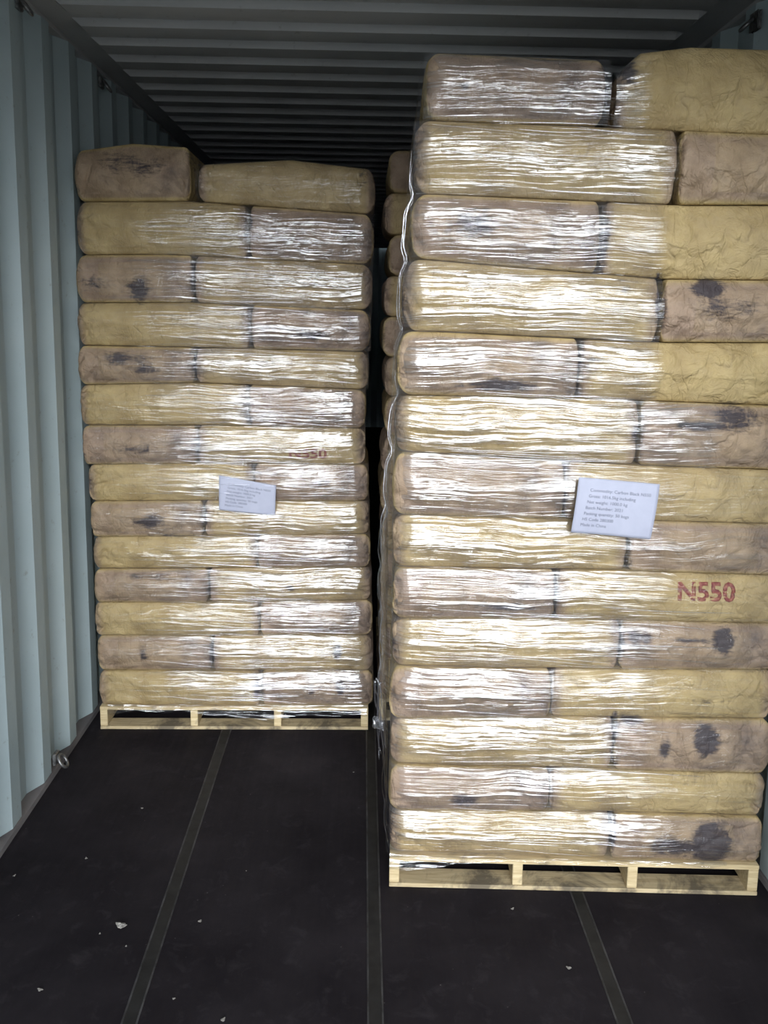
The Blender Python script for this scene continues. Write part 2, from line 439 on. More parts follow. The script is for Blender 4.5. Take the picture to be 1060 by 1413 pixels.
# ------------------------------------------------------------------ sacks
YL, YR = 3.346, 2.359
RA = .04; RX = .0943
RK = [
 [(0.082, 2.388), (0.524, 2.374)],
 [(0.076, 2.216), (0.533, 2.205), (0.940, 2.191)],
 [(0.096, 2.026), (0.773, 2.006), (0.974, 2.009)],
 [(0.071, 1.853), (0.566, 1.820), (0.728, 1.809), (0.989, 1.810)],
 [(0.116, 1.658), (0.707, 1.638), (1.003, 1.642)],
 [(0.027, 1.482), (0.501, 1.480), (1.016, 1.469)],
 [(0.030, 1.321), (0.678, 1.295), (1.031, 1.289)],
 [(0.023, 1.143), (0.497, 1.139), (1.043, 1.135)],
 [(0.015, 0.987), (0.663, 0.991), (1.054, 0.986)],
 [(0.029, 0.835), (0.457, 0.844), (1.066, 0.842)],
 [(0.021, 0.690), (0.646, 0.693), (1.077, 0.700)],
 [(0.034, 0.530), (0.503, 0.544), (1.089, 0.550)],
 [(0.024, 0.383), (0.642, 0.382), (1.102, 0.380)],
 [(0.050, 0.240), (0.495, 0.247), (1.113, 0.245)],
 [(0.0, 0.0985), (1.1, 0.0985)]]
R_TOP = [(0.573, 2.350), (0.626, 2.396), (0.756, 2.412), (1.10, 2.405)]
R_SEAM = [0.548, 0.736, 0.542, 0.712, 0.5, 0.674, 0.474, 0.661, 0.462, 0.654, 0.462, 0.654, 0.471, 0.658]
R_LEFT = [.058, .034, .028, .012, -.003, -.004, -.007, -.007, -.004, -.002, -.006, -.004, -.003, 0.0]
R_RIGHT = [1.108, 1.110, 1.106, 1.112, 1.105, 1.112, 1.106, 1.110, 1.104, 1.108, 1.104, 1.106, 1.102, 1.104]
LK = [
 [(-1.079, 2.298), (-0.878, 2.328), (-0.690, 2.319)],
 [(-1.081, 2.110), (-0.664, 2.120), (0.005, 2.083)],
 [(-1.088, 1.912), (-0.766, 1.920), (0.007, 1.895)],
 [(-1.095, 1.731), (-0.671, 1.740), (0.009, 1.720)],
 [(-1.101, 1.568), (-0.565, 1.567), (0.008, 1.561)],
 [(-1.107, 1.415), (-0.676, 1.429), (-0.001, 1.409)],
 [(-1.087, 1.256), (-0.569, 1.262), (0.000, 1.258)],
 [(-1.079, 1.102), (-0.642, 1.112), (0.016, 1.113)],
 [(-1.078, 0.953), (-0.573, 0.961), (0.018, 0.964)],
 [(-1.077, 0.809), (-0.575, 0.817), (0.020, 0.829)],
 [(-1.068, 0.675), (-0.577, 0.682), (0.033, 0.691)],
 [(-1.067, 0.537), (-0.579, 0.540), (0.035, 0.553)],
 [(-1.065, 0.397), (-0.581, 0.400), (0.037, 0.403)],
 [(-1.056, 0.246), (-0.583, 0.248), (0.038, 0.251)],
 [(-1.060, 0.0985), (0.040, 0.0985)]]
L_TOP = [(-0.624, 2.255), (-0.285, 2.279), (-0.013, 2.253)]
L_SEAM = [-.648, -.445, -.655, -.439, -.656, -.45, -.65, -.43, -.630, -.417, -.615, -.410, -.606, -.406]
L_LEFT = [-1.096, -1.096, -1.103, -1.106, -1.107, -1.107, -1.098, -1.084, -1.078, -1.074, -1.07, -1.075, -1.071, -1.067]
L_RIGHT = [0.034, 0.031, 0.028, 0.024, 0.018, 0.008, 0.007, 0.023, 0.028, 0.032, 0.04, 0.044, 0.049, 0.051]
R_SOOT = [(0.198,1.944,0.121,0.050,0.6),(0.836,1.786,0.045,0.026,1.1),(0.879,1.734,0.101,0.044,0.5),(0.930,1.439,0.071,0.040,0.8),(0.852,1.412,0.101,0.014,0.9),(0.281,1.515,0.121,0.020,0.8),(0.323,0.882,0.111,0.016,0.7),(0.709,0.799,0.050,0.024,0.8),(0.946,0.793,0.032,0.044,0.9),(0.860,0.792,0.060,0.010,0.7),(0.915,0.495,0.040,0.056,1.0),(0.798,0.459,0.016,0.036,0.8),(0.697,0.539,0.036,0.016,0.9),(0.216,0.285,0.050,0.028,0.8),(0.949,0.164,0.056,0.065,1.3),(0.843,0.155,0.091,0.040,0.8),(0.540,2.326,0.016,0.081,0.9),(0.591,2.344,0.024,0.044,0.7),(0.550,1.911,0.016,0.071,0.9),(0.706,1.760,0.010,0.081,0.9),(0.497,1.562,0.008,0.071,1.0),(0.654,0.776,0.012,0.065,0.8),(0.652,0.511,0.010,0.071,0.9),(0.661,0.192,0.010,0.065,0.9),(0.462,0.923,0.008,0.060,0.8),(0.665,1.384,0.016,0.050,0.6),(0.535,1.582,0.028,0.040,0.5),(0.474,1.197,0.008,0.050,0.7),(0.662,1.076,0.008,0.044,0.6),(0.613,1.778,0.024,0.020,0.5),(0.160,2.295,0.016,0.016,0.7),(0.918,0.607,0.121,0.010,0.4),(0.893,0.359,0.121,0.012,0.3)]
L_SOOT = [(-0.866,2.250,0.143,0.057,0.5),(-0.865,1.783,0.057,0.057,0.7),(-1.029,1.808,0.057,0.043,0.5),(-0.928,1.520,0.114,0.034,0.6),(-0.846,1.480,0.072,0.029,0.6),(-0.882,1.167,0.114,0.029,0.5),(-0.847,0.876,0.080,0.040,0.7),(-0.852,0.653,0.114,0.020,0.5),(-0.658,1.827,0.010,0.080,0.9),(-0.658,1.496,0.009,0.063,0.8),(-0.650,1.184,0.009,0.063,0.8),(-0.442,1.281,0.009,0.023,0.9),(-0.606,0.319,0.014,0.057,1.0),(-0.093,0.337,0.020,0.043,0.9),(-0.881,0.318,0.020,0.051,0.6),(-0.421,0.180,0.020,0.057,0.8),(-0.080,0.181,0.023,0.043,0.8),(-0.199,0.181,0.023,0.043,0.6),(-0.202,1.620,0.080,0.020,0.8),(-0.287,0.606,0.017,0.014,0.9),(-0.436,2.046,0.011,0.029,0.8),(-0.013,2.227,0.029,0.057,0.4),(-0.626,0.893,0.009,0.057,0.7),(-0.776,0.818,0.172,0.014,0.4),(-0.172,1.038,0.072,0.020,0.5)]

def pl(T, x):
    T = sorted(T); return np.interp(x, [a for a, b in T], [b for a, b in T])

def smooth01(t): t = np.clip(t, 0, 1); return t*t*(3-2*t)

class Sack:
    """x0..x1 along the face, y0..y1 into the container, zb/zt callables of x; long_axis 'x' or 'y'; front = y0 side"""
    def __init__(s, x0, x1, y0, y1, zb, zt, long_axis, seed, ry=.042, rxl=.045, rxr=.045, p=2.7):
        s.x0, s.x1, s.y0, s.y1, s.zb, s.zt, s.ax, s.seed = x0, x1, y0, y1, zb, zt, long_axis, seed
        r = random.Random(seed)
        s.rxl = rxl*r.uniform(.85, 1.2); s.rxr = rxr*r.uniform(.85, 1.2); s.ry = ry*r.uniform(.9, 1.1)
        s.rzf = .485; s.p = p
        s.tc = r.uniform(.38, .50); s.step = r.uniform(.002, .005)
        s.wav = r.uniform(0, 6)
        if long_axis == 'y': s.ry *= .80
    def front_disp(s, x, t):
        """extra displacement of the front face (outward positive)"""
        L = s.x1-s.x0; q = (x-s.x0)/L
        e = np.minimum(x-s.x0, s.x1-x)
        env = smooth01(t/.25)*smooth01((1-t)/.25)
        d = -.010*np.abs(2*t-1)**1.25*np.where(t > .5, 1.0, 1.45)
        if s.ax == 'x':
            tc = s.tc+.03*np.sin(q*7+s.wav)+.015*np.sin(q*19+s.wav*2)
            d = d-s.step*smooth01((tc-t)/.04+.5)*env
            # folded gusset: diamond line round each end
            w_ = .055*(1-np.abs(2*t-1))+.006
            d = d-.006*np.exp(-((e-w_)/.006)**2)*env
            amp = .6+1.2*np.exp(-e/.09)
        else:
            w_ = .075*(1-np.abs(2*t-1)*.8)
            d = d-.0045*np.exp(-((e-w_)/.007)**2)*env
            d = d+.004*np.exp(-((t-.5)/.18)**2)*env
            amp = .9+.5*np.exp(-e/.07)
        n = vnoise(x*14, t*1.8, s.seed*3.1, 1)*.0022+ridged(x*26+t*2, t*3.0-x*7, s.seed*1.7, 2)*.0014+ridged(x*50, t*6+x*12, s.seed*2.3, 3)*.0008
        th = s.seed*1.3
        cr = 0.0*x
        for q_ in range(4):
            a_ = math.sin(th+q_*2.1)*1.2; fx = 9+5*math.sin(th*2+q_)
            r_ = ridged(x*fx*math.cos(a_)+t*1.6*math.sin(a_)+q_*7, t*1.7*math.cos(a_)-x*fx*.6*math.sin(a_), s.seed*2.9+q_, 40+q_)
            cr = cr-np.clip(r_-.72, 0, 1)**1.2*.016
        n = n+vnoise(x*9, t*1.3, s.seed*4.7, 11)*.0035+cr*(1.5+.8*np.exp(-e/.1))
        d = d+n*amp*env
        return np.minimum(d, .0022)
    def base_y(s, x, t):
        hz = .5; dz = np.clip((np.abs(t-.5)-(hz-s.rzf))/s.rzf, 0, 1)
        dx = np.maximum(np.clip((s.rxl-(x-s.x0))/s.rxl, 0, 1), np.clip((s.rxr-(s.x1-x))/s.rxr, 0, 1))
        return s.ry*(1-np.clip(1-dz**s.p-dx**s.p, 0, 1)**(1/s.p))
    def front(s, x, t): return s.y0+s.base_y(x, t)-s.front_disp(x, t)
    def z(s, x, t):
        a, b = s.zb(x)+.0006, s.zt(x)-.0006
        return a+(b-a)*t
    def mesh(s, name, blobs, mat, nx=84, ny=26, nz=22, tint_front=0.0):
        cx, cy = (s.x0+s.x1)/2, (s.y0+s.y1)/2; hx, hy = (s.x1-s.x0)/2, (s.y1-s.y0)/2
        L2 = (s.x1-s.x0)
        def dens(n, k):
            u = np.linspace(-1, 1, n+1); return (1-k)*u+k*np.sin(u*math.pi/2)
        U, Vv, W = dens(nx, .45), dens(ny, .7), dens(nz, .25)
        I, J, K = np.meshgrid(range(nx+1), range(ny+1), range(nz+1), indexing='ij')
        m = (I == 0) | (I == nx) | (J == 0) | (J == ny) | (K == 0) | (K == nz)
        idx = -np.ones(m.shape, int); idx[m] = np.arange(m.sum())
        u, v, t_ = U[I[m]], Vv[J[m]], W[K[m]]
        rx, ry, rz = np.where(u < 0, s.rxl, s.rxr), s.ry, s.rzf*2
        ax, ay, az = np.abs(u)*hx, np.abs(v)*hy, np.abs(t_)*1.0
        ix, iy, iz = np.minimum(ax, hx-rx), np.minimum(ay, hy-ry), np.minimum(az, 1-rz)
        dx, dy, dz = (ax-ix)/rx, (ay-iy)/ry, (az-iz)/rz
        nrm = (dx**s.p+dy**s.p+dz**s.p)**(1/s.p); mx = np.maximum(np.maximum(dx, dy), dz)
        nrm = np.maximum(nrm, 1e-6)
        k = np.where(mx > 1e-6, mx/nrm, 1)
        X = cx+np.sign(u)*(ix+dx*k*rx); Y = cy+np.sign(v)*(iy+dy*k*ry); T = .5+.5*np.sign(t_)*(iz+dz*k*rz)
        # paper wrinkles on the front, on the ends and on the top
        fr = (v < 0)*smooth01(dy)
        Y = Y-fr*s.front_disp(X, T)
        en = smooth01((np.abs(u)-.93)/.07)
        wx = (vnoise(Y*18, T*2.2, s.seed*5.3, 4)*.006+ridged(Y*34, T*4, s.seed*4.1, 5)*.003)*smooth01(T/.2)*smooth01((1-T)/.2)
        X = X+np.sign(u)*np.minimum(wx, .004)*en*dx*(1-fr)
        a, b = s.zb(X)+.0006, s.zt(X)-.0006
        Z = a+(b-a)*T
        # faces
        Fc = []
        def quad(ii, jj, kk, flip):
            A = np.stack([idx[ii[0], jj[0], kk[0]].ravel(), idx[ii[1], jj[1], kk[1]].ravel(), idx[ii[2], jj[2], kk[2]].ravel(), idx[ii[3], jj[3], kk[3]].ravel()], 1)
            Fc.append(A[:, ::-1] if flip else A)
        g = np.meshgrid(range(ny), range(nz), indexing='ij'); j, k_ = g
        for c, f in ((0, True), (nx, False)):
            o = np.full_like(j, c); quad((o, o, o, o), (j, j+1, j+1, j), (k_, k_, k_+1, k_+1), f)
        i, k_ = np.meshgrid(range(nx), range(nz), indexing='ij')
        for c, f in ((0, False), (ny, True)):
            o = np.full_like(i, c); quad((i, i+1, i+1, i), (o, o, o, o), (k_, k_, k_+1, k_+1), f)
        i, j = np.meshgrid(range(nx), range(ny), indexing='ij')
        for c, f in ((0, True), (nz, False)):
            o = np.full_like(i, c); quad((i, i+1, i+1, i), (j, j, j+1, j+1), (o, o, o, o), f)
        # paper attributes
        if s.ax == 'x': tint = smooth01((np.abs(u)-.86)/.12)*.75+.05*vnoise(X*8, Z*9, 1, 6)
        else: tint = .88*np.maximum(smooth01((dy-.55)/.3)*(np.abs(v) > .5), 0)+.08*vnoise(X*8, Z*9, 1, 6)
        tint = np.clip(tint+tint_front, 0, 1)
        soot = np.zeros_like(X)
        for (bx, bz, sx_, sz, st) in blobs:
            if bx < s.x0-.06 or bx > s.x1+.06: continue
            soot = np.maximum(soot, st*np.exp(-(((X-bx)/sx_)**2+((Z-bz)/sz)**2)))
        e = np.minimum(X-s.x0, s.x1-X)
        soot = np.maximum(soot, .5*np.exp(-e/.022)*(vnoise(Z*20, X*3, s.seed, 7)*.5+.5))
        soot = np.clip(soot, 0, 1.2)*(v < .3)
        o = np.array([cx, s.y0, float(s.zb(cx))])
        V = np.stack([X, Y, Z], 1)
        return V, np.concatenate(Fc), o, tint, soot

def add_text(body, size, name, mat, place, parent, ext=0.0, bold=0.0):
    """text turned to a mesh and laid on a surface by place(u, v) -> (x, y, z)"""
    cu = bpy.data.curves.new('t', 'FONT'); cu.body = body; cu.size = size; cu.offset = bold*size; cu.resolution_u = 3; cu.extrude = ext
    cu.space_line = 1.0
    o = bpy.data.objects.new('t', cu); C.objects.link(o)
    bpy.context.view_layer.update()
    me = bpy.data.meshes.new_from_object(o.evaluated_get(bpy.context.evaluated_depsgraph_get()))
    bpy.data.objects.remove(o); bpy.data.curves.remove(cu)
    import bmesh
    bm = bmesh.new(); bm.from_mesh(me); bmesh.ops.triangulate(bm, faces=bm.faces)
    bmesh.ops.subdivide_edges(bm, edges=[e for e in bm.edges if e.calc_length() > .02], cuts=3)
    bm.to_mesh(me); bm.free()
    for vv in me.vertices: vv.co = Vector(place(vv.co.x, vv.co.y, vv.co.z))
    me.materials.clear(); me.materials.append(mat)
    r = bpy.data.objects.new(name, me); C.objects.link(r)
    if parent: r.parent = parent
    return r

def stack_local(root, V):   # local stack coordinates to world
    ox, oy, a = root; c, s_ = math.cos(a), math.sin(a)
    V = np.asarray(V, float)
    return np.stack([ox+V[:, 0]*c+V[:, 1]*s_, oy-V[:, 0]*s_+V[:, 1]*c, V[:, 2]], 1)

def film_y(x, t, ends, y0, ry=.024, r=.058, sd=0, x0=None, x1=None, off=.0065):
    r = r+.026*vnoise(np.asarray(t)*2.2+sd, 0.5, 0.5, 61)+.012*vnoise(np.asarray(t)*7+sd, .5, .5, 62); s_ = np.abs(2*t-1); off = off-.010*s_**1.25*np.where(t > .5, 1.0, 1.45)
    y = y0-off+ry*(.30*s_**1.8+.70*s_**4)*(1+.25*np.sign(t-.5))
    if 'l' in ends: q = np.clip((x0+r-x)/r, 0, 1); y = y+r*(1-np.sqrt(1-q*q*.96))
    if 'r' in ends: q = np.clip((x-x1+r)/r, 0, 1); y = y+r*(1-np.sqrt(1-q*q*.96))
    return y

def build_sack(root, sk, label, group, name, film=None, blobs=(), extra_tint=0.0, nn=(84, 26, 22), flap=False):
    V, Fc, o, tint, soot = sk.mesh('x', blobs, None, *nn, tint_front=extra_tint)
    loc = stack_local(root, [[o[0], o[1]+.1, o[2]]])[0]
    base = np.array([o[0], o[1]+.1, o[2]])
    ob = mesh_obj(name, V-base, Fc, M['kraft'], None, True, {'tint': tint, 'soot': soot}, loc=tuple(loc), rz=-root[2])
    tag(ob, label, 'sack', group)
    if flap:
        a, b = sk.x0+.085, sk.x1-.085
        xs = np.linspace(a, b, 40); ts = np.linspace(.16, .84, 16)
        X, T = np.meshgrid(xs, ts, indexing='ij')
        Yf = sk.y0+sk.base_y(X, T)-sk.front_disp(X, T)-.0016
        edge = np.minimum(np.minimum(X-a, b-X)/.004, np.minimum(T-.16, .84-T)/.03)
        Yf = Yf+.0014*(1-np.clip(edge, 0, 1))
        Z = sk.z(X, T); n, m = X.shape
        VV = np.stack([X.ravel(), Yf.ravel(), Z.ravel()], 1)-base
        I, J = np.meshgrid(range(n-1), range(m-1), indexing='ij'); I, J = I.ravel(), J.ravel()
        F2 = np.stack([I*m+J, (I+1)*m+J, (I+1)*m+J+1, I*m+J+1], 1)
        sof = np.zeros(n*m)
        for (bx, bz, sx_, sz, st) in blobs:
            sof = np.maximum(sof, st*np.exp(-(((X.ravel()-bx)/sx_)**2+((Z.ravel()-bz)/sz)**2)))
        mesh_obj('end_flap', VV, F2, M['kraft'], ob, True, {'tint': np.full(n*m, min(1., .75+extra_tint)), 'soot': sof})
    if film:
        a, b, ends, cover = film
        xs = np.linspace(a, b, 90); ts = np.linspace(0, 1, 19)
        X, T = np.meshgrid(xs, ts, indexing='ij')
        Yf = film_y(X, T, ends, sk.y0, ry=.024 if sk.p < 3 else .012, sd=sk.seed*1.7, x0=sk.x0-.004, x1=sk.x1+.004)
        env = 1-.5*np.abs(2*T-1)
        Z = sk.zb(X)+(sk.zt(X)-sk.zb(X))*T
        wr = ridged(X*3.0+5, Z*34+X*1.5, sk.seed*0+2.0, 8)*.0012+vnoise(X*7, Z*16, 3., 9)*.0012
        Yf = Yf-wr-.001
        cov = cover(X, Z).ravel() if cover else np.ones(X.size)
        n, m = X.shape
        VV = np.stack([X.ravel(), Yf.ravel(), Z.ravel()], 1)-base
        I, J = np.meshgrid(range(n-1), range(m-1), indexing='ij'); I, J = I.ravel(), J.ravel()
        F2 = np.stack([I*m+J, (I+1)*m+J, (I+1)*m+J+1, I*m+J+1], 1)
        fo = mesh_obj('film_layer', VV, F2, M['film'], ob, True, {'cover': cov}, uv=np.stack([X.ravel(), Z.ravel()], 1))
        fo['label'] = 'clear stretch film drawn tight over the sack'
    return ob

ORD = ['topmost', 'second', 'third', 'fourth', 'fifth', 'sixth', 'seventh', 'eighth', 'ninth', 'tenth', 'eleventh', 'twelfth', 'thirteenth', 'bottom']
LOOK = {('R', 0, 0): 'glossy', ('R', 0, 1): 'unwrapped tan'}
def rowphrase(k):
    return {0: 'topmost layer', 13: 'bottom layer'}.get(k, ORD[k]+' layer from top')
RSTACK = (RX, YR, RA); LSTACK = (0, YL, 0)
DEPTH_END, DEPTH_LONG = .60, .42
sacks = {}
def stack(which, root, K, TOP, SEAM, LEFT, RIGHT, SOOT, y_front, filmfn):
    side = {'R': 'right', 'L': 'left'}[which]
    for k in range(14):
        for c in (0, 1):
            end = (k % 2 == 0) == (c == 0)
            seam = SEAM[k]
            x0, x1 = (LEFT[k], seam-.004) if c == 0 else (seam+.004, RIGHT[k])
            if k == 0: x0, x1 = (x0, x1-.008) if c == 0 else (x0+.012, x1)
            zt = (lambda x, T=(TOP if (k == 0 and c == 1) else K[k]): pl(T, x))
            zb = (lambda x, T=K[k+1]: pl(T, x))
            sd = (1 if which == 'R' else 101)+k*2+c
            rr = random.Random(sd)
            yf = y_front+rr.uniform(-.003, .006)
            sk = Sack(x0, x1, yf, yf+(DEPTH_END if end else DEPTH_LONG), zb, zt, 'y' if end else 'x', sd,
                      ry=(.044 if k < 6 else .036) if k else .055, p=(2.6 if k < 5 else 3.5), rxl=(.048 if which == 'R' else .034) if c == 0 else (.03 if k == 0 else .016), rxr=(.030 if which == 'R' else .04) if c == 1 else (.03 if k == 0 else .016))
            film = filmfn(k, c, sk)
            face = 'dusty brown kraft sack end' if end else 'long yellow kraft sack'
            label = '%s, %s side of the %s, %s stack' % (face, 'left' if c == 0 else 'right', rowphrase(k), side)
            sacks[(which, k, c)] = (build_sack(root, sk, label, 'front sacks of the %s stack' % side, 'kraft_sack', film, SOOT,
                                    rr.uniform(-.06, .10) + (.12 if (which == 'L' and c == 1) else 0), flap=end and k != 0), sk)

def film_R(k, c, sk):
    lim = {0: .60, 1: .72, 2: .60, 3: .74, 4: .55, 5: .70, 6: 9, 7: 9}.get(k, 9)
    if c == 1 and k in (1, 3): return None
    if c == 1 and k in (0, 2, 4, 5):
        b = min(sk.x1, lim+.06+.03*k)
        return (sk.x0-.006, b, '', lambda X, Z: smooth01((b-X)/.05))
    fade = (lambda X, Z: smooth01((lim+.02-X)/.10)) if lim < 2 else (lambda X, Z: 1-.62*smooth01((X-.58)/.28))
    if c == 0: return (sk.x0-.003, sk.x1+.006, 'l', fade)
    return (sk.x0-.006, sk.x1+.003, 'r', fade)
def film_L(k, c, sk):
    if k == 0 and c == 0: return None
    cov = lambda X, Z: .30+.70*smooth01((X+.92)/.30)
    if k == 0: cov = lambda X, Z: .25+0*X
    if c == 0: return (sk.x0-.003, sk.x1+.006, 'l', cov)
    return (sk.x0-.006, sk.x1+.003, 'r', cov)
stack('R', RSTACK, RK, R_TOP, R_SEAM, R_LEFT, R_RIGHT, R_SOOT, -.004, film_R)
stack('L', LSTACK, LK, L_TOP, L_SEAM, L_LEFT, L_RIGHT, L_SOOT, -.004, film_L)

# rear sacks of the right stack's left column (their sides show in the gap)
for k in range(14):
    end_front = (k % 2 == 0)
    y0 = (DEPTH_END if end_front else DEPTH_LONG)+.008
    y1 = 1.02
    x0 = R_LEFT[k]+.004; x1 = x0+(.56 if end_front else .40)
    zt = (lambda x, T=RK[k]: pl(T, x)); zb = (lambda x, T=RK[k+1]: pl(T, x))
    sk = Sack(x0, x1, y0, y1, zb, zt, 'x' if end_front else 'y', 300+k)
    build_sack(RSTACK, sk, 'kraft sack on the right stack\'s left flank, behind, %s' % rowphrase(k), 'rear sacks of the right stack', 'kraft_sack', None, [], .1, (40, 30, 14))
# second stack deeper in, behind the right stack: only its left column can be seen
R2 = (.082, 3.43, 0.0)
for k in range(14):
    z_t = 2.335-k*(2.335-.0985)/14; z_b = 2.335-(k+1)*(2.335-.0985)/14
    zt = (lambda x, z=z_t: z+0*x); zb = (lambda x, z=z_b: z+0*x)
    endf = k % 2 == 0
    j = random.Random(k).uniform(-.012, .012)
    sk = Sack(j, j+(.44 if endf else .64), 0, .60 if endf else .42, zb, zt, 'y' if endf else 'x', 400+k)
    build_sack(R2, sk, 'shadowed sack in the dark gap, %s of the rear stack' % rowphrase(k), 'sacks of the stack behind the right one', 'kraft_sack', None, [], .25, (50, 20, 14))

# ------------------------------------------------------------------ pallets
def pallet(loc, rz, w, d, label):
    e = empty('pallet', loc, rz); tag(e, label, 'pallet', 'wooden pallets')
    for i in range(7):
        y = i*(d-.095)/6
        fix_normals(MB().box((0, y, .084), (w, y+.095, .098), .0015).build('deck_board', M['pine'], e))
    for i in range(3):
        y = i*(d-.075)/2
        fix_normals(MB().box((0, y, .0006), (w, y+.075, .014), .0015).build('bottom_board', M['pine_sooty'], e))
    for i, f in enumerate((0, .345, .665, 1)):
        x = f*(w-.030)
        fix_normals(MB().box((x, .002, .0143), (x+.030, d-.002, .0837), .002).build('stringer', M['pine'], e))
    return e
pallet((RX, YR, 0), -RA, 1.1, 1.0, 'pale pine pallet under the right stack, nearest the camera')
pallet((-1.065, YL, 0), 0, 1.1, 1.0, 'pale pine pallet under the left stack, farther back')
pallet((.082, 3.43, 0), 0, 1.1, 1.0, 'pine pallet in the dark behind the right stack')

# ------------------------------------------------------------------ loose stretch film
def interp_prof(T, z): T = sorted(T, key=lambda p: p[0]); return np.interp(z, [p[0] for p in T], [p[1] for p in T])
def film_object(which, root, K, sks, label, n_str, xlo, xhi, sheet_prof=None, pallet_w=(0, 1.1)):
    # side sheet (or, for the left stack, only the strands and skirt)
    V = []; Fc = []; UV = []; COV = []
    top = None
    if sheet_prof:
        zs = np.linspace(.085, 2.36, 190); ys = np.linspace(.012, 1.0, 60)
        Zk = np.array([pl(K[k], 0.0) for k in range(15)])
        Z, Yy = np.meshgrid(zs, ys, indexing='ij')
        X = interp_prof(sheet_prof, Z)
        # scalloped: pulled in at each layer seam
        dmin = np.min(np.abs(Z[..., None]-Zk), axis=-1)
        X = X+.016*np.exp(-(dmin/.022)**2)*(1-.75*smooth01((1.35-Z)/.5))
        X = X+.006*vnoise(Yy*5, Z*4, 1.2, 21)+.005*ridged(Yy*14+Z*3, Z*9, 2.2, 22)+.004*ridged(Yy*25-Z*5, Z*24, 2.7, 23)
        fr = smooth01((.075-Yy)/.075)
        X = X*(1-fr)+(np.interp(Z, [Zk[k+1]*.5+Zk[k]*.5 for k in range(13, -1, -1)], [R_LEFT[k] for k in range(13, -1, -1)])+.004)*fr
        X = np.minimum(X, np.interp(Z, [Zk[k+1]*.5+Zk[k]*.5 for k in range(13, -1, -1)], [R_LEFT[k] for k in range(13, -1, -1)])-.014+.016*fr)
        P_ = np.stack([X.ravel(), Yy.ravel(), Z.ravel()], 1); n, m = X.shape
        I, J = np.meshgrid(range(n-1), range(m-1), indexing='ij'); I, J = I.ravel(), J.ravel()
        V = P_; Fc = np.stack([I*m+J, (I+1)*m+J, (I+1)*m+J+1, I*m+J+1], 1)
        o0 = np.array([0, .5, 0]); loc = stack_local(root, [[0, .5, 0]])[0]
        top = mesh_obj('stretch_film', V-o0, Fc, M['film_side'], None, True, {'cover': np.ones(len(V))}, uv=np.stack([Yy.ravel(), Z.ravel()], 1), loc=tuple(loc), rz=-root[2])
    else:
        o0 = np.array([0, 0, 0.]); loc = stack_local(root, [[0, 0, 0]])[0]
        top = empty('stretch_film', tuple(loc), -root[2])
    tag(top, label, 'stretch film', 'stretch film round the stacks')
    # strands: roped folds of film running across the front
    mb = MB(); rr = random.Random(5 if which == 'R' else 6)
    ztab = lambda x: [float(pl(K[k], x)) for k in range(15)]
    zc = ztab((xlo+xhi)/2)
    for i in range(n_str):
        x0_ = rr.uniform(xlo, xlo+.55*(xhi-xlo)); ln = rr.uniform(.12, .55); x1_ = min(x0_+ln, xhi)
        z0 = rr.uniform(.13, 2.05 if which == 'L' else 2.30); sl = rr.gauss(-.03, .035)
        if which == 'R' and z0 > 1.25: x1_ = min(x1_, .66)
        if x1_-x0_ < .08: continue
        n = max(5, int((x1_-x0_)/.025)); pts = []; rad = []
        bow = rr.uniform(-.006, .006); r0 = rr.choice((.0005, .0007, .0007, .0010, .0014))
        for j in range(n+1):
            f = j/n; x = x0_+(x1_-x0_)*f; z = z0+sl*(x-x0_)+bow*math.sin(f*math.pi)
            zt_ = ztab(x); k = 0
            while k < 13 and z < zt_[k+1]: k += 1
            t = min(max((z-zt_[k+1])/max(zt_[k]-zt_[k+1], 1e-3), 0), 1)
            c = 0 if x < (R_SEAM if which == 'R' else L_SEAM)[k] else 1
            y0 = sks[(which, k, c)][1].y0
            y = float(film_y(np.array(x), np.array(t), '', y0, ry=.024 if k < 5 else .012))-.0035
            if which == 'L': y -= .020*float(smooth01((.16-abs(x+.45))/.05)*smooth01((.11-abs(z-1.0))/.03))
            pts.append((x, y, z)); rad.append(r0*(.25+.75*math.sin(f*math.pi)**.5))
        mb.tube(pts, rad, 5)
    s_ = mb.build('film_strands', M['strand'], top, True)
    s_.data.transform(Matrix.Translation((-o0[0], -o0[1], -o0[2])))
    # skirt of film drawn down over the pallet deck
    xs = np.linspace(pallet_w[0]+.0, pallet_w[1], 160); ts = np.linspace(0, 1, 14)
    X, T = np.meshgrid(xs, ts, indexing='ij'); u = (X-pallet_w[0])/(pallet_w[1]-pallet_w[0])
    if which == 'R': low = .060+.036*smooth01(u/.35)
    else: low = .070+.01*np.sin(u*9)-.012*smooth01((u-.4)/.3)
    low = low+.006*vnoise(X*20, 0*X, 1, 31)
    Z = .112*T+low*(1-T)
    Yy = -.0075-.002*ridged(X*4, T*6+X*3, 1., 33)-.0015*vnoise(X*30, T*3, 1., 34)
    n, m = X.shape; I, J = np.meshgrid(range(n-1), range(m-1), indexing='ij'); I, J = I.ravel(), J.ravel()
    mesh_obj('film_skirt', np.stack([X.ravel(), Yy.ravel(), Z.ravel()], 1)-o0, np.stack([I*m+J, (I+1)*m+J, (I+1)*m+J+1, I*m+J+1], 1), M['film_side'], top, True,
             {'cover': np.full(X.size, .9)}, uv=np.stack([X.ravel(), Z.ravel()], 1))
    return top, o0
PROF = [(2.36, .052), (2.129, .038), (1.961, .018), (1.808, .007), (1.613, .001), (1.454, -.009), (1.291, -.020), (1.167, -.030), (.998, -.040), (.827, -.036), (.674, -.032), (.54, -.034), (.405, -.021), (.175, -.010), (.08, -.006)]
fR, oR = film_object('R', RSTACK, RK, sacks, 'clear stretch film hanging loose along the left flank of the right stack', 150, .05, 1.05, PROF, (0.0, 1.0))
fL, oL = film_object('L', LSTACK, LK, sacks, 'stretch film folds across the front of the left stack', 260, -.92, .0, None, (-1.03, .03))
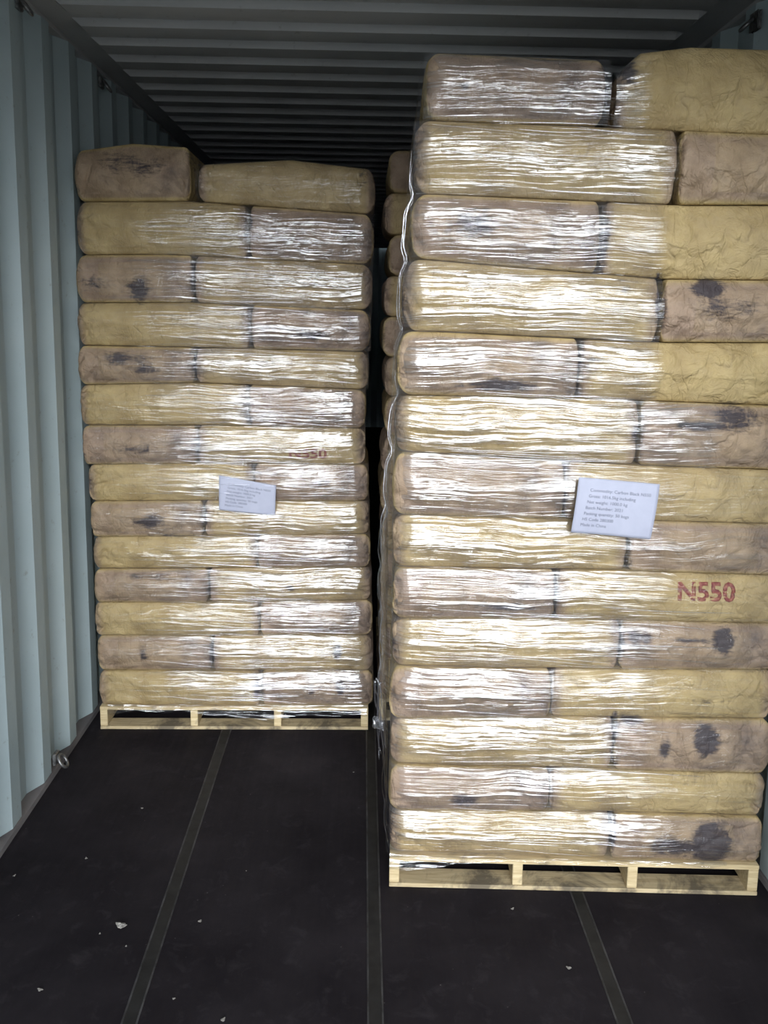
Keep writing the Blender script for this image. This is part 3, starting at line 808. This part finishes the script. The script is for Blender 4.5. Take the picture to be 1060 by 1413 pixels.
# gathered knot of film at the left flank
mb = MB()
for i in range(5):
    a = random.uniform(-.02, .02); pts = []
    for j in range(12):
        f = j/11
        pts.append((-.045+.02*f+.010*math.sin(f*5+i)+a*.2, .03+.02*i*f, .64-.14*f-.10*f*f+.008*math.cos(f*9+i*2)))
    mb.tube(pts, [.0035*(1.1-f2/14) for f2 in range(12)], 6)
pts = [(-.040+.014*math.cos(a*2.1), .03+.016*math.sin(a*1.7), .505+.012*math.sin(a*2.9)) for a in np.linspace(0, 6.2, 40)]
mb.tube(pts, .005, 6)
kn = mb.build('gathered_film', M['film_side'], fR, True); kn.data.transform(Matrix.Translation((-oR[0], -oR[1], -oR[2])))
kn.data.attributes.new('cover', 'FLOAT', 'POINT').data.foreach_set('value', [1.0]*len(kn.data.vertices))

# roped edge folds of the film down the left flank
Zk_ = [float(pl(RK[k], 0.0)) for k in range(15)]
for i in range(3):
    pts = []; rad = []
    for z in np.linspace(.11, 2.15, 150):
        dm = min(abs(z-q_) for q_ in Zk_)
        x = float(interp_prof(PROF, z))-.007+.014*math.exp(-(dm/.026)**2)*(.4+.6*smooth01((z-.7)/.6))+.004*math.sin(z*17+i*2)
        pts.append((x, .045+.05*i+.012*math.sin(z*9+i), z)); rad.append(.0008+.0011*abs(math.sin(z*21+i*1.7)))
    mb = MB(); mb.tube(pts, rad, 6); kf = mb.build('film_fold', M['strand'], fR, True); kf.data.transform(Matrix.Translation((-oR[0], -oR[1], -oR[2])))

# ------------------------------------------------------------------ stencilled marks
def stencil(key, xa, xb, za, zb, body):
    ob, sk = sacks[key]; base_l = np.array([(sk.x0+sk.x1)/2, sk.y0+.1, float(sk.zb((sk.x0+sk.x1)/2))])
    cu = bpy.data.curves.new('t', 'FONT'); cu.body = body; cu.size = 1; o = bpy.data.objects.new('t', cu); C.objects.link(o)
    bpy.context.view_layer.update(); dw, dh = o.dimensions.x, o.dimensions.y; bpy.data.objects.remove(o); bpy.data.curves.remove(cu)
    def place(u, v, w):
        x = xa+(u/dw)*(xb-xa); z = zb+(v/dh)*(za-zb)
        t = (z-float(sk.zb(x)))/float(sk.zt(x)-sk.zb(x))
        y = float(sk.front(np.array(x), np.array(t)))-.0012
        return (x-base_l[0], y-base_l[1], z-base_l[2])
    r = add_text(body, 1, 'stencil_mark', M['stencil'], place, ob, bold=.028)
    import bmesh
    bm = bmesh.new(); bm.from_mesh(r.data)
    bmesh.ops.solidify(bm, geom=bm.faces, thickness=.0004); bm.to_mesh(r.data); bm.free()
    r['label'] = 'red stencilled mark reading N550'
    ob['label'] = {'R': 'yellow kraft sack with the large red stencil N550, right stack', 'L': 'yellow kraft sack with a small red stencil N550 above the white sheet, left stack'}[key[0]]
stencil(('R', 8, 1), .801, .958, .966, .915, 'N550')
stencil(('L', 6, 1), -.292, -.148, 1.176, 1.138, 'N550')

# ------------------------------------------------------------------ delivery sheets
LINES = ["Commodity: Carbon Black N550", "Gross: 1016.5kg including", "Net weight: 1000.0 kg", "Batch Number: 2021", "Packing quantity: 50 bags", "HS Code 280300", "Made in China"]
def sheet(root, corners, yoff, label, lines, k):
    (ax, az), (bx, bz), (cx, cz), (dx, dz) = corners
    def S(u, v, off=0.0):    # u right, v down
        x = (1-v)*((1-u)*ax+u*bx)+v*((1-u)*dx+u*cx); z = (1-v)*((1-u)*az+u*bz)+v*((1-u)*dz+u*cz)
        y = yoff-.006*math.sin(v*3.1+k)+.003*math.sin(u*5+k)-off+.006*max(0, .12-u*v)
        return (x, y, z)
    n, m = 24, 18; V = []; Fc = []
    for s_ in (0, .0006):
        for i in range(n+1):
            for j in range(m+1): V.append(S(i/n, j/m, -s_))
    N = (n+1)*(m+1)
    for i in range(n):
        for j in range(m):
            a = i*(m+1)+j; Fc.append([a, a+1, a+m+2, a+m+1]); Fc.append([N+a, N+a+m+1, N+a+m+2, N+a+1])
    border = [i*(m+1) for i in range(n+1)]+[n*(m+1)+j for j in range(1, m+1)]+[i*(m+1)+m for i in range(n-1, -1, -1)]+[j for j in range(m-1, 0, -1)]
    for a, b in zip(border, border[1:]+border[:1]): Fc.append([a, b, N+b, N+a])
    base = np.array([ax, yoff, dz]); loc = stack_local(root, [base])[0]
    ob = fix_normals(mesh_obj('paper_sheet', np.array(V)-base, Fc, M['paper'], None, True, loc=tuple(loc), rz=-root[2]))
    tag(ob, label, 'paper sheet', 'white paper sheets on the stacks')
    W = math.hypot(bx-ax, bz-az)
    for i, tx in enumerate(lines):
        v0 = .235+i*.105; ln = tx
        def place(u, v, w): 
            uu = .16+(u/W)+(-.010*i); vv = v0-(v/W)*(W/abs(az-dz))
            p = S(uu, vv, .0006); return (p[0]-base[0], p[1]-base[1], p[2]-base[2])
        r = add_text(ln, W*.056, 'printed_line', M['ink'], place, ob)
    return ob
sheet(RSTACK, [(.503, 1.268), (.725, 1.253), (.708, 1.097), (.488, 1.112)], -.030, 'white printed sheet on the right stack, in front of the film', LINES, 0)
sheet(LSTACK, [(-.561, 1.072), (-.338, 1.034), (-.344, .912), (-.565, .930)], -.022, 'white printed sheet on the left stack, streaked by film', LINES, 1)

# ------------------------------------------------------------------ floor litter
def chip(x, y, r, seed, name='paper_fleck', label='tiny pale fleck of litter on the dark floor', lift=.35):
    rr = np.random.default_rng(seed); n, m = 14, 8; V = []; Fc = []; r = r*.7
    for j in range(m+1):
        ph = -math.pi/2+math.pi*j/m
        for i in range(n):
            a = 2*math.pi*i/n
            d = 1+.35*math.sin(3*a+seed)+.25*rr.uniform(-1, 1)+.3*math.sin(5*ph+a)
            V.append((r*d*math.cos(ph)*math.cos(a), r*.7*d*math.cos(ph)*math.sin(a), r*lift*(1+math.sin(ph)*(1+.3*math.sin(2*a+seed)))))
    for j in range(m):
        for i in range(n): Fc.append([j*n+i, j*n+(i+1) % n, (j+1)*n+(i+1) % n, (j+1)*n+i])
    V = np.array(V); V[:, 2] -= V[:, 2].min()-.0005
    o = mesh_obj(name, V, Fc, M['scrap'], None, False, loc=(x, y, 0), rz=seed)
    tag(o, label, 'litter', 'flecks of litter on the floor')
    return o
chip(-.659, 2.189, .017, 3, 'crumpled_paper', 'crumpled scrap of pale paper, largest litter on the floor left of the first strip', .45)
for i, (x, y, r, lb) in enumerate([
    (-1.042, 2.412, .006, 'pale fleck of litter close to the left wall'), (-.853, 2.496, .006, 'pale fleck on the floor left of the first strip, short of the lashing ring'),
    (-.749, 2.772, .005, 'small pale fleck on the floor in front of the left pallet, left of the strip'), (-.444, 2.211, .007, 'fleck just right of the first floor strip'),
    (-.344, 2.434, .003, 'tiny speck in the middle of the open floor, halfway to the left pallet'), (-.457, 1.934, .005, 'pale fleck near the bottom edge, right of the first strip'),
    (-.323, 1.868, .008, 'pale curl of litter at the bottom edge of the picture'), (-.71, 2.164, .004, 'small speck beside the crumpled scrap, on its left'),
    (-.80, 1.964, .008, 'dull fleck at the lower left of the floor'), (-.02, 3.012, .004, 'speck near the middle strip, close to the left pallet'),
    (-.625, 2.116, .004, 'speck below the crumpled scrap'), (.56, 2.03, .008, 'pale fleck on the floor in front of the right pallet, left of its strip'),
    (.45, 2.26, .006, 'fleck close under the front edge of the right pallet')]):
    chip(x, y, r, 20+i, 'paper_fleck', lb)
